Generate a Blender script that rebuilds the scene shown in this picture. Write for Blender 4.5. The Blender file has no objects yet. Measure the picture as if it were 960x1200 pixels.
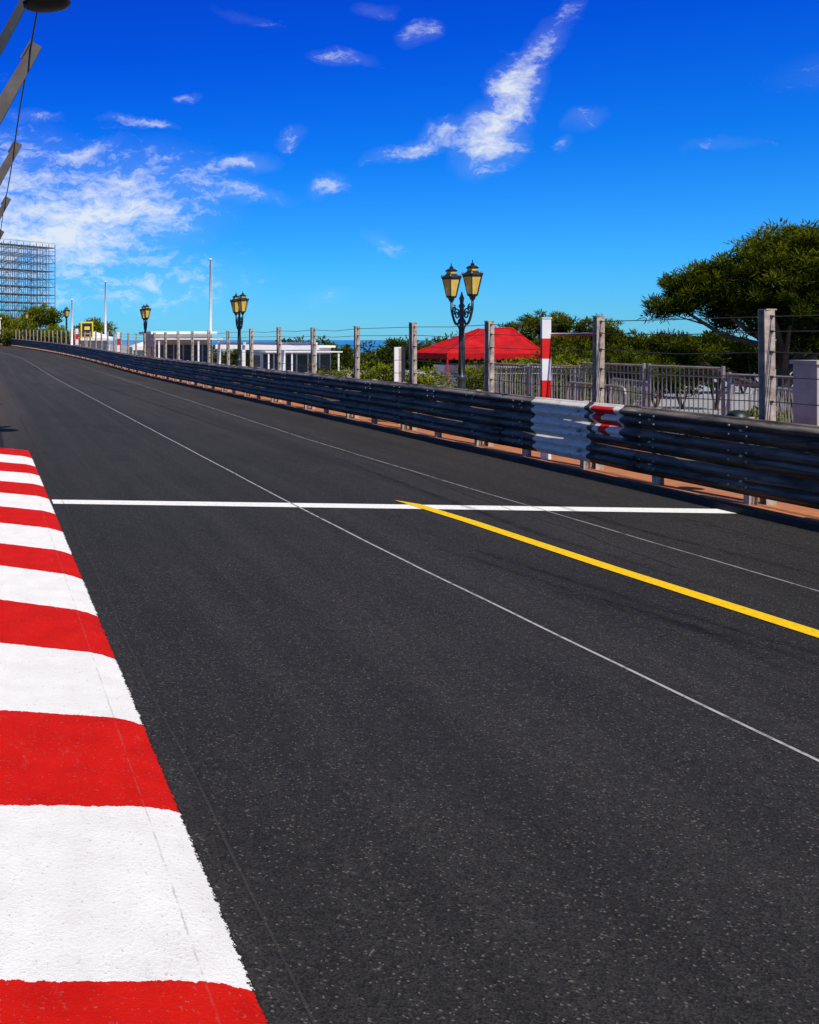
import bpy, math, random
import numpy as np
from mathutils import Vector, Matrix
random.seed(7); rng=np.random.default_rng(11)
scene=bpy.context.scene
COL=scene.collection

# ------------------------------------------------------------------ materials
def new_mat(name):
    m=bpy.data.materials.new(name); m.use_nodes=True
    nt=m.node_tree; b=nt.nodes["Principled BSDF"]
    return m,nt,b
def N(nt,t,**k):
    n=nt.nodes.new(t)
    for a,v in k.items(): setattr(n,a,v)
    return n
def L(nt,a,b): nt.links.new(a,b)
def mathn(nt,op,a,b=None,c=None,clamp=False):
    n=nt.nodes.new("ShaderNodeMath"); n.operation=op; n.use_clamp=clamp
    for i,v in enumerate((a,b,c)):
        if v is None: continue
        if isinstance(v,(int,float)): n.inputs[i].default_value=v
        else: nt.links.new(v,n.inputs[i])
    return n.outputs[0]
def mapr(nt,v,a,b,c=0.0,d=1.0,mode='LINEAR'):
    n=nt.nodes.new("ShaderNodeMapRange"); n.interpolation_type=mode
    nt.links.new(v,n.inputs[0])
    for i,x in enumerate((a,b,c,d)): n.inputs[i+1].default_value=x
    return n.outputs[0]
def mixc(nt,f,a,b,blend='MIX'):
    n=nt.nodes.new("ShaderNodeMix"); n.data_type='RGBA'; n.blend_type=blend
    if isinstance(f,(int,float)): n.inputs[0].default_value=f
    else: nt.links.new(f,n.inputs[0])
    for i,v in ((6,a),(7,b)):
        if isinstance(v,tuple): n.inputs[i].default_value=(v[0],v[1],v[2],1)
        else: nt.links.new(v,n.inputs[i])
    return n.outputs[2]
def noise(nt,scale,detail=3,rough=.5,vec=None,scl=None):
    n=nt.nodes.new("ShaderNodeTexNoise"); n.inputs["Scale"].default_value=scale
    n.inputs["Detail"].default_value=detail; n.inputs["Roughness"].default_value=rough
    if vec is None:
        g=nt.nodes.new("ShaderNodeNewGeometry"); vec=g.outputs["Position"]
    if scl:
        mp=nt.nodes.new("ShaderNodeMapping"); mp.inputs["Scale"].default_value=scl
        nt.links.new(vec,mp.inputs[0]); vec=mp.outputs[0]
    nt.links.new(vec,n.inputs["Vector"])
    return n.outputs["Fac"]
def voro(nt,scale):
    n=nt.nodes.new("ShaderNodeTexVoronoi"); n.inputs["Scale"].default_value=scale
    g=nt.nodes.new("ShaderNodeNewGeometry"); nt.links.new(g.outputs["Position"],n.inputs["Vector"])
    s=nt.nodes.new("ShaderNodeSeparateColor"); nt.links.new(n.outputs["Color"],s.inputs[0])
    return s.outputs[0],n.outputs["Distance"]
def bump(nt,b,h,strength=.3,dist=.01):
    n=nt.nodes.new("ShaderNodeBump"); n.inputs["Strength"].default_value=strength
    n.inputs["Distance"].default_value=dist
    nt.links.new(h,n.inputs["Height"]); nt.links.new(n.outputs[0],b.inputs["Normal"])
def simple(name,col,rough=.6,metal=0,var=.25,scale=3,spec=.5):
    m,nt,b=new_mat(name)
    f=noise(nt,scale,5,.6)
    f=mapr(nt,f,.3,.7)
    d=tuple(c*(1-var) for c in col); l=tuple(min(1,c*(1+var)) for c in col)
    L(nt,mixc(nt,f,d,l),b.inputs["Base Color"])
    b.inputs["Roughness"].default_value=rough; b.inputs["Metallic"].default_value=metal
    b.inputs["Specular IOR Level"].default_value=spec
    return m

def asphalt():
    m,nt,b=new_mat("asphalt")
    big=mapr(nt,noise(nt,.45,5,.65),.32,.68)
    streak=mapr(nt,noise(nt,1.0,5,.65,scl=(1.9,.05,1)),.42,.66)
    streak2=mapr(nt,noise(nt,1.0,4,.6,scl=(5.0,.12,1)),.5,.72)
    mid=mapr(nt,noise(nt,9,5,.75),.35,.65)
    c1,d1=voro(nt,125); c2,d2=voro(nt,42)
    c=mixc(nt,big,(.0185,.0170,.0162),(.028,.0260,.0246))
    c=mixc(nt,mathn(nt,'MULTIPLY',streak,.5),c,(.044,.041,.038))
    c=mixc(nt,mathn(nt,'MULTIPLY',streak2,.45),c,(.015,.0138,.013))
    c=mixc(nt,mathn(nt,'MULTIPLY',mid,.4),c,(.013,.012,.0113))
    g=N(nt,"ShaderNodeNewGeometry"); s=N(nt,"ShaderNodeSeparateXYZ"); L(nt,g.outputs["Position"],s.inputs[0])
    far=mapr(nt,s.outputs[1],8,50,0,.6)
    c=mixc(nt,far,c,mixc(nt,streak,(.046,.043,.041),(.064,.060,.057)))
    st=mapr(nt,c1,0,1,.45,1.5); c=mixc(nt,1.0,c,N_rgb(nt,st),'MULTIPLY')
    st2=mapr(nt,c2,0,1,.85,1.15); c=mixc(nt,1.0,c,N_rgb(nt,st2),'MULTIPLY')
    bright=mapr(nt,c1,.968,.975); c=mixc(nt,mathn(nt,'MULTIPLY',bright,.6),c,(.15,.13,.11))
    pt=mapr(nt,noise(nt,.9,2,.4,scl=(1,.35,1)),.57,.61,0,.16); c=mixc(nt,pt,c,(.011,.010,.010))
    tan_tone=mathn(nt,'MULTIPLY',mapr(nt,s.outputs[0],1.3,.1,0,.35),mapr(nt,s.outputs[1],17,26,0,1))  # tan tint towards the left edge, fading in along the road
    c=mixc(nt,tan_tone,c,(.15,.115,.085))
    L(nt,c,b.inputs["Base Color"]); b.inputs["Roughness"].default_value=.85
    b.inputs["Specular IOR Level"].default_value=.18
    h=mathn(nt,'ADD',mathn(nt,'MULTIPLY',d1,.7),mathn(nt,'MULTIPLY',noise(nt,30,4,.7),.8))
    bump(nt,b,h,.7,.009)
    return m
def N_rgb(nt,v):
    n=nt.nodes.new("ShaderNodeCombineColor")
    for i in range(3): nt.links.new(v,n.inputs[i])
    return n.outputs[0]
M_asph=asphalt()

def paint(name,col,wear=.15,scale=30,alpha=1.0):
    m,nt,b=new_mat(name)
    f=mapr(nt,noise(nt,scale,4,.7),.32,.5)
    f2=mapr(nt,noise(nt,3,3,.6),.3,.7,.85,1)
    base=mixc(nt,f2,tuple(c*.6 for c in col),col)
    L(nt,base,b.inputs["Base Color"]); b.inputs["Roughness"].default_value=.75
    b.inputs["Specular IOR Level"].default_value=.15
    a=mapr(nt,f,0,1,(1-wear)*alpha,alpha)
    L(nt,a,b.inputs["Alpha"])
    bump(nt,b,noise(nt,90,2,.6),.4,.005)
    return m
M_white=paint("white_road_paint",(.80,.79,.76),.3)
M_yellow=paint("yellow_road_paint",(.80,.50,.004),.3)
M_thin=paint("worn_white_line",(.46,.45,.44),.75,9,.8)
M_thin2=paint("faint_white_line",(.36,.35,.34),.9,4,.6)
M_seam=paint("faint_seam_line",(.065,.06,.057),1.0,4,.45)
M_crack=paint("dark_crack",(.006,.006,.006),.95,5,.5)
def skidmat():
    m,nt,b=new_mat("tyre_rubber_mark")
    b.inputs["Base Color"].default_value=(.006,.006,.006,1); b.inputs["Roughness"].default_value=.7
    b.inputs["Specular IOR Level"].default_value=.15
    tc=N(nt,"ShaderNodeUVMap"); s=N(nt,"ShaderNodeSeparateXYZ"); L(nt,tc.outputs[0],s.inputs[0])
    e=mathn(nt,'SUBTRACT',1,mathn(nt,'ABSOLUTE',mathn(nt,'SUBTRACT',mathn(nt,'MULTIPLY',s.outputs[0],2),1)))
    e2=mathn(nt,'SUBTRACT',1,mathn(nt,'ABSOLUTE',mathn(nt,'SUBTRACT',mathn(nt,'MULTIPLY',s.outputs[1],2),1)))
    a=mathn(nt,'MULTIPLY',mapr(nt,e,0,.9),mapr(nt,e2,0,.8))
    a=mathn(nt,'MULTIPLY',a,mapr(nt,noise(nt,5,6,.75,scl=(3,.6,1)),.36,.66,.0,.5))
    L(nt,a,b.inputs["Alpha"]); return m
M_skid=skidmat()

def kerbmat():
    m,nt,b=new_mat("kerb_red_white_paint")
    uv=N(nt,"ShaderNodeUVMap"); s=N(nt,"ShaderNodeSeparateXYZ"); L(nt,uv.outputs[0],s.inputs[0])
    nz=mathn(nt,'SUBTRACT',noise(nt,18,4,.7),.5)
    v=mathn(nt,'ADD',mathn(nt,'ADD',s.outputs[1],20),mathn(nt,'MULTIPLY',nz,.05))
    r=mathn(nt,'GREATER_THAN',mathn(nt,'MODULO',v,2),1.0)
    big=mapr(nt,noise(nt,4,5,.65),.3,.7)
    white=mixc(nt,big,(.72,.70,.665),(.83,.815,.785))
    red=mixc(nt,big,(.47,.005,.002),(.62,.010,.004))
    c=mixc(nt,r,white,red)
    pit=mapr(nt,noise(nt,60,3,.7),.62,.70)
    c=mixc(nt,mathn(nt,'MULTIPLY',pit,.5),c,(.2,.16,.14))
    scuff=mapr(nt,noise(nt,3,6,.8,scl=(4,1,1)),.60,.74,0,.28)
    c=mixc(nt,scuff,c,(.22,.19,.17))
    j=mathn(nt,'ABSOLUTE',mathn(nt,'SUBTRACT',mathn(nt,'ADD',s.outputs[0],mathn(nt,'MULTIPLY',nz,.02)),.715))
    jj=mathn(nt,'MULTIPLY',mapr(nt,j,0,.006,1,0),mapr(nt,noise(nt,9,3,.6),.4,.6,0,.5))
    c=mixc(nt,jj,c,(.15,.13,.12))
    e=mathn(nt,'ADD',s.outputs[0],mathn(nt,'MULTIPLY',mathn(nt,'SUBTRACT',noise(nt,45,4,.75),.5),.075))
    edge=mathn(nt,'GREATER_THAN',e,.868)
    c=mixc(nt,edge,c,(.02,.019,.018))
    L(nt,c,b.inputs["Base Color"]); b.inputs["Roughness"].default_value=.8
    b.inputs["Specular IOR Level"].default_value=.08
    bump(nt,b,noise(nt,60,5,.75),.7,.012)
    return m
M_kerb=kerbmat()

def railmat():
    m,nt,b=new_mat("black_guardrail_steel")
    f=mapr(nt,noise(nt,2.5,6,.7,scl=(1,.35,3)),.35,.7)
    c=mixc(nt,f,(.012,.010,.0085),(.042,.034,.028))
    tan_tone=mapr(nt,noise(nt,9,5,.75,scl=(1,.25,1)),.50,.68)  # brown dust in random patches
    c=mixc(nt,mathn(nt,'MULTIPLY',tan_tone,.6),c,(.15,.11,.08))
    rust=mapr(nt,noise(nt,3,6,.8,scl=(1,.8,4)),.60,.70)
    c=mixc(nt,mathn(nt,'MULTIPLY',rust,.5),c,(.18,.06,.022))
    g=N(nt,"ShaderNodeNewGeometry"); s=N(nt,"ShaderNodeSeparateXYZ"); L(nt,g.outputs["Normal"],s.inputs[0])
    top=mathn(nt,'MULTIPLY',mapr(nt,s.outputs[2],.35,.8,0,.85),mapr(nt,noise(nt,5,4,.6,scl=(1,.3,1)),.35,.6))  # highlights painted onto up-facing facets, broken up as patchy dust and wear
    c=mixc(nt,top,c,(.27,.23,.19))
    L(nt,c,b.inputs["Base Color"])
    L(nt,mapr(nt,f,0,1,.42,.62),b.inputs["Roughness"])
    b.inputs["Specular IOR Level"].default_value=.28
    bump(nt,b,noise(nt,6,3,.6),.3,.03)
    return m
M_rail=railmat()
def whiterail():
    m,nt,b=new_mat("white_guardrail_paint")
    f=mapr(nt,noise(nt,5,5,.7),.3,.7)
    c=mixc(nt,f,(.56,.51,.45),(.76,.71,.63))
    d=mapr(nt,noise(nt,7,6,.8,scl=(1,.6,3)),.56,.70,0,.75); c=mixc(nt,d,c,(.16,.12,.10))
    L(nt,c,b.inputs["Base Color"]); b.inputs["Roughness"].default_value=.65; b.inputs["Specular IOR Level"].default_value=.12
    return m
M_railwhite=whiterail()
M_railred=simple("red_mark_paint",(.62,.01,.008),.5,0,.15,9,.2)
M_steel=simple("weathered_grey_steel",(.38,.32,.25),.7,.0,.45,9,.2)
M_galv=simple("galvanised_steel",(.27,.26,.24),.5,.3,.35,6)
M_wire=simple("dark_wire",(.05,.05,.05),.5,.4,.2,5)
M_black=simple("black_cast_iron",(.018,.020,.022),.45,.3,.3,8)
M_iron=simple("green_blue_cast_iron",(.03,.055,.060),.42,.2,.4,8)
M_mast=simple("dull_mast_steel",(.085,.07,.06),.6,.2,.35,2)
M_whitep=simple("white_painted_wood",(.74,.73,.70),.5,0,.08,3)
M_offw=simple("offwhite_render",(.52,.50,.46),.8,0,.15,1)
M_redp=simple("red_gloss_paint",(.62,.015,.01),.4,0,.15,5,.25)
M_red_canvas=simple("red_canvas",(.40,.007,.010),.85,0,.35,1.8,.15)
M_conc=simple("concrete",(.33,.31,.29),.85,0,.2,4)
M_scaf=simple("scaffold_steel",(.17,.19,.22),.6,.3,.3,1)
M_deck=simple("scaffold_deck",(.13,.14,.16),.8,0,.3,1)
M_cab=simple("grey_cabinet_paint",(.38,.36,.32),.7,0,.18,5,.2)
M_sign_dark=simple("dark_sign_panel",(.02,.02,.025),.4,0,.2,4)
M_sign_y=simple("yellow_sign_panel",(.75,.6,.05),.5,0,.15,4)
M_bark=simple("pine_bark",(.065,.043,.03),.9,0,.45,6)
M_rubber=simple("dark_kerb_board",(.026,.022,.02),.75,0,.4,5,.2)
M_win=simple("dark_window",(.03,.04,.05),.15,0,.2,2)
def lglass():
    m,nt,b=new_mat("lantern_cream_glass")
    f=mapr(nt,noise(nt,6,3,.5),.3,.7)
    L(nt,mixc(nt,f,(.66,.46,.05),(.84,.66,.16)),b.inputs["Base Color"])
    b.inputs["Roughness"].default_value=.3
    b.inputs["Subsurface Weight"].default_value=.3
    b.inputs["Subsurface Radius"].default_value=(.1,.1,.05)
    return m
M_lglass=lglass()
def pavemat():
    m,nt,b=new_mat("red_paving_tiles")
    br=N(nt,"ShaderNodeTexBrick"); g=N(nt,"ShaderNodeNewGeometry")
    L(nt,g.outputs["Position"],br.inputs["Vector"])
    br.inputs["Scale"].default_value=2.5
    br.inputs["Color1"].default_value=(.52,.18,.06,1); br.inputs["Color2"].default_value=(.42,.145,.05,1)
    br.inputs["Mortar"].default_value=(.2,.14,.10,1); br.inputs["Mortar Size"].default_value=.015
    f=mapr(nt,noise(nt,2,5,.7),.42,.75,0,.55)
    L(nt,mixc(nt,f,br.outputs[0],(.16,.10,.07)),b.inputs["Base Color"])
    b.inputs["Roughness"].default_value=.85; b.inputs["Specular IOR Level"].default_value=.15
    return m
M_pave=pavemat()
def groundmat():
    m,nt,b=new_mat("ground_earth_grass")
    f=mapr(nt,noise(nt,.25,6,.65),.4,.6)
    c=mixc(nt,f,(.10,.085,.06),(.05,.075,.025))
    f2=mapr(nt,noise(nt,3,4,.7),.3,.7,0,.4)
    c=mixc(nt,f2,c,(.14,.12,.09))
    g=N(nt,"ShaderNodeNewGeometry"); s=N(nt,"ShaderNodeSeparateXYZ"); L(nt,g.outputs["Position"],s.inputs[0])
    low=mapr(nt,s.outputs[2],-1.0,-1.15)
    pc=mixc(nt,mapr(nt,noise(nt,.8,6,.7),.3,.7),(.20,.20,.20),(.34,.34,.34))
    c=mixc(nt,low,c,pc)
    L(nt,c,b.inputs["Base Color"]); b.inputs["Roughness"].default_value=.95
    return m
M_ground=groundmat()
def seamat():
    m,nt,b=new_mat("sea_water")
    b.inputs["Base Color"].default_value=(.02,.13,.22,1); b.inputs["Roughness"].default_value=.22
    bump(nt,b,noise(nt,.6,5,.6),.5,.4)
    return m
M_sea=seamat()
def leafmat(name,dark,light):
    m,nt,b=new_mat(name)
    at=N(nt,"ShaderNodeAttribute",attribute_name="tint")
    c=mixc(nt,at.outputs["Fac"],dark,light)
    nt.nodes.remove(b)
    d=N(nt,"ShaderNodeBsdfDiffuse"); t=N(nt,"ShaderNodeBsdfTranslucent"); mx=N(nt,"ShaderNodeMixShader")
    L(nt,c,d.inputs[0]); L(nt,c,t.inputs[0]); mx.inputs[0].default_value=.22
    L(nt,d.outputs[0],mx.inputs[1]); L(nt,t.outputs[0],mx.inputs[2])
    L(nt,mx.outputs[0],nt.nodes["Material Output"].inputs[0])
    return m
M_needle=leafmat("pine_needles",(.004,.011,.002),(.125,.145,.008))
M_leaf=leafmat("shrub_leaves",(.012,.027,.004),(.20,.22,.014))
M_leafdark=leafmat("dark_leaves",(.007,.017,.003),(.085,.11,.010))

# ------------------------------------------------------------------ mesh helpers
def empty(name,loc=(0,0,0)):
    e=bpy.data.objects.new(name,None); e.location=loc; e.empty_display_size=.3; COL.objects.link(e); return e
class MB:
    def __init__(s): s.v=[];s.f=[];s.m=[]
    def add(s,v,f,mi=0):
        o=len(s.v); s.v+= [tuple(p) for p in v]; s.f+=[tuple(i+o for i in q) for q in f]; s.m+=[mi]*len(f)
    def box(s,c,d,mi=0,rot=None):
        x,y,z=[q/2 for q in d]
        P=[Vector((a*x,b*y,e*z)) for a in(-1,1) for b in(-1,1) for e in(-1,1)]
        if rot is not None: P=[rot@p for p in P]
        P=[p+Vector(c) for p in P]
        s.add(P,[(0,1,3,2),(4,6,7,5),(0,4,5,1),(2,3,7,6),(0,2,6,4),(1,5,7,3)],mi)
    def tube(s,pts,r,n=8,mi=0,caps=True):
        pts=[Vector(p) for p in pts]
        if not hasattr(r,'__len__'): r=[r]*len(pts)
        V=[];F=[]
        prev=None
        for i,p in enumerate(pts):
            t=(pts[min(i+1,len(pts)-1)]-pts[max(i-1,0)]).normalized()
            if prev is None: a=t.orthogonal().normalized()
            else: a=(prev-t*prev.dot(t)).normalized()
            prev=a; b=t.cross(a)
            for k in range(n):
                th=2*math.pi*k/n+(math.pi/4 if n==4 else 0)
                V.append(p+(a*math.cos(th)+b*math.sin(th))*r[i])
        for i in range(len(pts)-1):
            for k in range(n):
                k2=(k+1)%n
                F.append((i*n+k,i*n+k2,(i+1)*n+k2,(i+1)*n+k))
        if caps:
            F.append(tuple(range(n-1,-1,-1))); F.append(tuple((len(pts)-1)*n+k for k in range(n)))
        s.add(V,F,mi)
    def lathe(s,prof,c=(0,0,0),n=16,mi=0,rotz=0):
        V=[];F=[]
        for r,z in prof:
            for k in range(n):
                th=2*math.pi*k/n+rotz; V.append((c[0]+r*math.cos(th),c[1]+r*math.sin(th),c[2]+z))
        for i in range(len(prof)-1):
            for k in range(n):
                k2=(k+1)%n; F.append((i*n+k,i*n+k2,(i+1)*n+k2,(i+1)*n+k))
        F.append(tuple(range(n-1,-1,-1))); F.append(tuple((len(prof)-1)*n+k for k in range(n)))
        s.add(V,F,mi)
    def obj(s,name,mats,parent=None,smooth=False,loc=None):
        me=bpy.data.meshes.new(name); me.from_pydata(s.v,[],s.f); 
        if not isinstance(mats,(list,tuple)): mats=[mats]
        for m in mats: me.materials.append(m)
        me.polygons.foreach_set("material_index",s.m)
        if smooth: me.polygons.foreach_set("use_smooth",[True]*len(s.f))
        me.update()
        o=bpy.data.objects.new(name,me); COL.objects.link(o)
        if parent: o.parent=parent
        if loc: o.location=loc
        return o
    def uv(s,o,uvs):
        me=o.data; l=me.uv_layers.new(name="UVMap")
        for lp in me.loops: l.data[lp.index].uv=uvs[lp.vertex_index]

# ------------------------------------------------------------------ terrain functions
def rz(Y):
    if Y<=50: return 0.0
    if Y<=70: return .013*(Y-50)**2/40
    return .013*(min(Y,190)-60)
def Xb(Y):
    if Y<=62: return 9.25
    return 9.25-.00072*(Y-62)**2 if Y<200 else 9.25-.00072*138**2-.2*(Y-200)
YS=[-60,-30,-15,-8,-4]+[i*2 for i in range(0,100)]+[200,210,225,240,260]
def rzi(Y): return float(np.interp(Y,YS,[rz(y) for y in YS]))
def ss(t): t=max(0,min(1,t)); return t*t*(3-2*t)
def gh(X,Y):
    u=X-Xb(min(Y,260)) if Y>0 else X-9.25
    z=rz(Y) if Y<260 else rz(260)
    k=ss((u-5.2)/3.2); z=z*(1-k)-1.2*k
    k2=ss((u-110)/20) ; z=z*(1-k2)+(-5)*k2
    return z
XSg=[-3000,-800,-250,-100,-60,-30,-12]+[i for i in range(-8,50,1)]+list(range(50,160,5))+[200,400,3000]
YSg=[-3000,-500,-150]+YS+[320,400,600,1000,3000]
mb=MB(); V=[(x,y,gh(x,y)) for y in YSg for x in XSg]; nx=len(XSg)
F=[(j*nx+i,j*nx+i+1,(j+1)*nx+i+1,(j+1)*nx+i) for j in range(len(YSg)-1) for i in range(nx-1)]
mb.add(V,F); mb.obj("ground",M_ground,smooth=False)
mb=MB(); mb.add([(60,-3500,-2.1),(6000,-3500,-2.1),(6000,9000,-2.1),(60,9000,-2.1)],[(0,1,2,3)]); mb.obj("sea",M_sea)

mb=MB(); V=[];F=[]
cols=[-14,-6,0,3,6,8]
for y in YS:
    xb=Xb(max(y,0)); sh=xb-9.25
    for c in cols: V.append((c+sh,y,rz(y)+.004))
    V.append((xb-.13,y,rz(y)+.004))
n=len(cols)+1
F=[(j*n+i,j*n+i+1,(j+1)*n+i+1,(j+1)*n+i) for j in range(len(YS)-1) for i in range(n-1)]
mb.add(V,F); mb.obj("road",M_asph)

mb=MB(); V=[];F=[]
for y in YS:
    xb=Xb(max(y,0)); z=rz(y)
    V+=[(xb-.05,y,z-.05),(xb-.05,y,z+.10),(xb+5.0,y,z+.10),(xb+5.0,y,z-.4)]
F=[(j*4+i,j*4+i+1,(j+1)*4+i+1,(j+1)*4+i) for j in range(len(YS)-1) for i in range(3)]
mb.add(V,F); mb.obj("pavement",M_pave)
mb=MB(); V=[]
for y in YS:
    xb=Xb(max(y,0)); z=rz(y)
    V+=[(xb-.17,y,z-.02),(xb-.16,y,z+.085),(xb-.06,y,z+.09),(xb-.06,y,z-.02)]
F=[(j*4+i,j*4+i+1,(j+1)*4+i+1,(j+1)*4+i) for j in range(len(YS)-1) for i in range(3)]
mb.add(V,F); mb.obj("roadside_kerb",M_rubber)

def strip(name,pts,w,mat,lift=.004,wob=0):
    ys=sorted(set([p[1] for p in pts]+[y for y in YS if pts[0][1]<y<pts[-1][1]]))
    if wob: ys=sorted(set(ys+list(np.arange(pts[0][1],min(pts[-1][1],30),.25))))
    px=np.array([p[0] for p in pts]); py=np.array([p[1] for p in pts])
    V=[];uv=[]
    for i,y in enumerate(ys):
        x=float(np.interp(y,py,px))+wob*(math.sin(y*1.7)+.6*math.sin(y*4.1+1)); z=rzi(y)+.004+lift
        V+=[(x-w/2,y,z),(x+w/2,y,z)]; t=i/(len(ys)-1); uv+=[(0,t),(1,t)]
    F=[(2*i,2*i+1,2*i+3,2*i+2) for i in range(len(ys)-1)]
    b=MB(); b.add(V,F); o=b.obj(name,mat); b.uv(o,uv); return o
strip("lane_line",[(4.32,1),(4.15,4.86),(4.0,9),(3.94,12.6),(3.92,30),(3.9,70),(3.5,90),(2,112)],.026,M_thin,wob=.003)
strip("lane_line",[(6.98,1),(6.95,8.4),(6.85,14),(6.82,20.6),(7.1,34),(7.4,52),(7.4,75)],.03,M_thin2,wob=.004)
strip("asphalt_seam",[(1.02,2.6),(1.0,6),(1.03,12),(1.0,26)],.012,M_seam,wob=.006)
strip("asphalt_crack",[(6.35,9.0),(6.5,10.5),(6.45,12.0),(6.7,15.0),(6.75,19)],.016,M_crack,.0045,wob=.03)
strip("asphalt_crack",[(8.2,6.8),(8.1,8.0),(8.25,10.0),(8.2,11.5)],.014,M_crack,.0045,wob=.025)
b=MB(); b.add([(.9,12.52,.008),(9.08,11.81,.008),(9.08,12.13,.008),(.9,12.84,.008)],[(0,1,2,3)]); b.obj("start_line",M_white)
b=MB(); pts=[(6.75,0.5),(6.33,3),(5.93,6.96),(5.75,9),(5.60,11.3),(5.47,12.45)]
V=[]
for i,(x,y) in enumerate(pts): V+=[(x-.085,y,.012),(x+.085,y-.0,.012)]
V[-2]=(5.36,12.78,.012)
b.add(V,[(2*i,2*i+1,2*i+3,2*i+2) for i in range(len(pts)-1)]); b.obj("yellow_line",M_yellow)
strip("tyre_mark",[(5.9,5.2),(5.62,6.3),(5.3,7.6),(4.95,9.4),(4.75,11.5)],.16,M_skid,.006)
strip("tyre_mark",[(5.0,5.9),(5.15,6.6),(5.2,7.2),(4.9,8.2),(4.6,9.8),(4.7,11.8)],.13,M_skid,.0085)
strip("tyre_mark",[(5.42,6.0),(5.38,6.5),(5.1,7.3),(4.7,8.3)],.2,M_skid,.0105)
strip("tyre_mark",[(6.5,6.9),(6.2,8),(6.0,10.5),(6.1,14),(6.4,20)],.16,M_skid,.006)
strip("tyre_mark",[(7.8,7.5),(7.4,9),(7.2,11),(7.3,15)],.16,M_skid,.006)
strip("tyre_mark",[(6.1,14),(5.7,24),(5.4,40),(5,60)],.2,M_skid,.0085)

# kerb
D=[-.2,.95,2.05,3.15,4.335,5.34,6.44,7.45,8.59,9.58,10.7,11.8,12.9,14.0,15.1,16.2,17.3,18.55]
nn=list(range(-3,15))
XK=[-.9,-.3,.3,.715,.80,.878]; ZK=[.045,.042,.038,.034,.022,.002]
V=[];uv=[];rows=[]
for i in range(len(D)-1):
    for s_ in range(3): 
        t=s_/3; rows.append((D[i]*(1-t)+D[i+1]*t,nn[i]*(1-t)+nn[i+1]*t))
rows.append((D[-1],nn[-1]))
for d,n_ in rows:
    sl=0 if n_<1 else min(.55,.16*(n_-1))
    if n_>11: sl=.55+.1*(n_-11)
    fade=1 if n_<13.6 else .3
    for x,z in zip(XK,ZK):
        V.append((x,d+sl*(.8-x),.004+z*fade)); uv.append((x,n_))
k=len(XK)
F=[(j*k+i,j*k+i+1,(j+1)*k+i+1,(j+1)*k+i) for j in range(len(rows)-1) for i in range(k-1)]
b=MB(); b.add(V,F); o=b.obj("racing_kerb",M_kerb); b.uv(o,uv)

# ------------------------------------------------------------------ guard rail
G=empty("guardrail")
beam=[(0,.0),(.02,.005),(.045,.03),(.07,.072),(.095,.08),(.115,.072),(.138,.03),(.155,.012),(.172,.03),(.195,.072),(.215,.08),(.24,.072),(.265,.03),(.29,.005),(.31,.0)]
z0=.225; dz=.308
def path(Y):
    d=.01; a=Xb(Y-d); c=Xb(Y+d); t=Vector((c-a,2*d,0)).normalized(); nrm=Vector((-t.y,t.x,0))
    return Vector((Xb(Y),Y,rzi(Y))),nrm,t
ysr=sorted(set([1.0+i*1.0 for i in range(0,70)]+[70+i*3.0 for i in range(0,50)]+[round(14.16+.03*i,3) for i in range(0,24)]+[14.95,16.4]))
b=MB()
for k in range(3):
    V=[];F=[];mi=[]
    for Y in ysr:
        p,nr,t=path(Y)
        wob=.012*math.sin(Y*1.9+k*2)+.009*math.sin(Y*.7+k)+.007*math.sin(Y*3.3+k*5)
        for (z,d) in beam: V.append(p+nr*(d+wob)+Vector((0,0,z0+k*dz+z+.007*math.sin(Y*.9+k))))
    m_=len(beam)
    for j in range(len(ysr)-1):
        yc=(ysr[j]+ysr[j+1])/2
        for i in range(m_-1):
            F.append((j*m_+i,(j+1)*m_+i,(j+1)*m_+i+1,j*m_+i+1))
            zc=z0+k*dz+(beam[i][0]+beam[i+1][0])/2
            mt=0
            if 14.95<yc<16.4: mt=1
            elif 14.16<yc<14.83 and zc>.66:
                t_=(yc-14.16)/.67; q=(zc-.66)/.47; t2=t_-.25*(q-.5)
                mt=1
                if .1<t2<.85 and (.72<q<.95 or .36<q<.56): mt=2
                if .55<t2<.85 and q<.95: mt=2
            mi.append(mt)
    o_=len(b.v); b.v+=[tuple(v) for v in V]; b.f+=[tuple(i+o_ for i in q) for q in F]; b.m+=mi
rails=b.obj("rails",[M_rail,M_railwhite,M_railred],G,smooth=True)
sol=rails.modifiers.new("t","SOLIDIFY"); sol.thickness=.006; sol.offset=0
b=MB(); b2=MB()
Y=2.1
while Y<150:
    p,nr,t=path(Y)
    b.box(p-nr*.07+Vector((0,0,.6)),(.10,.012,1.12)); b.box(p-nr*.02+Vector((0,0,.6)),(.008,.09,1.12)); b.box(p-nr*.12+Vector((0,0,.6)),(.008,.09,1.12))
    if Y<60:
        for k in range(3):
            b2.box(p+nr*.03+Vector((0,0,z0+k*dz+.155)),(.05,.05,.03))
            for dy in(-.14,.14):
                for z in(.10,.21):
                    c=p+nr*.083+Vector((0,dy,z0+k*dz+z)); b2.tube([c,c+nr*.016],.012,6)
    Y+=1.635
b.obj("posts",M_steel,G); b2.obj("bolts",M_galv,G)
b=MB()
Y=3.0
while Y<60:
    for k in range(3):
        V=[]
        for yy in(Y,Y+.32):
            p,nr,t=path(yy)
            wob=.012*math.sin(yy*1.9+k*2)+.009*math.sin(yy*.7+k)+.007*math.sin(yy*3.3+k*5)
            for (z,d) in beam: V.append(p+nr*(d+wob+.012)+Vector((0,0,z0+k*dz+z+.007*math.sin(yy*.9+k))))
        m_=len(beam)
        if not(14.0<Y+.2<16.5): b.add(V,[(i,m_+i,m_+i+1,i+1) for i in range(m_-1)])
    Y+=3.6
b.obj("splices",M_rail,G)

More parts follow.
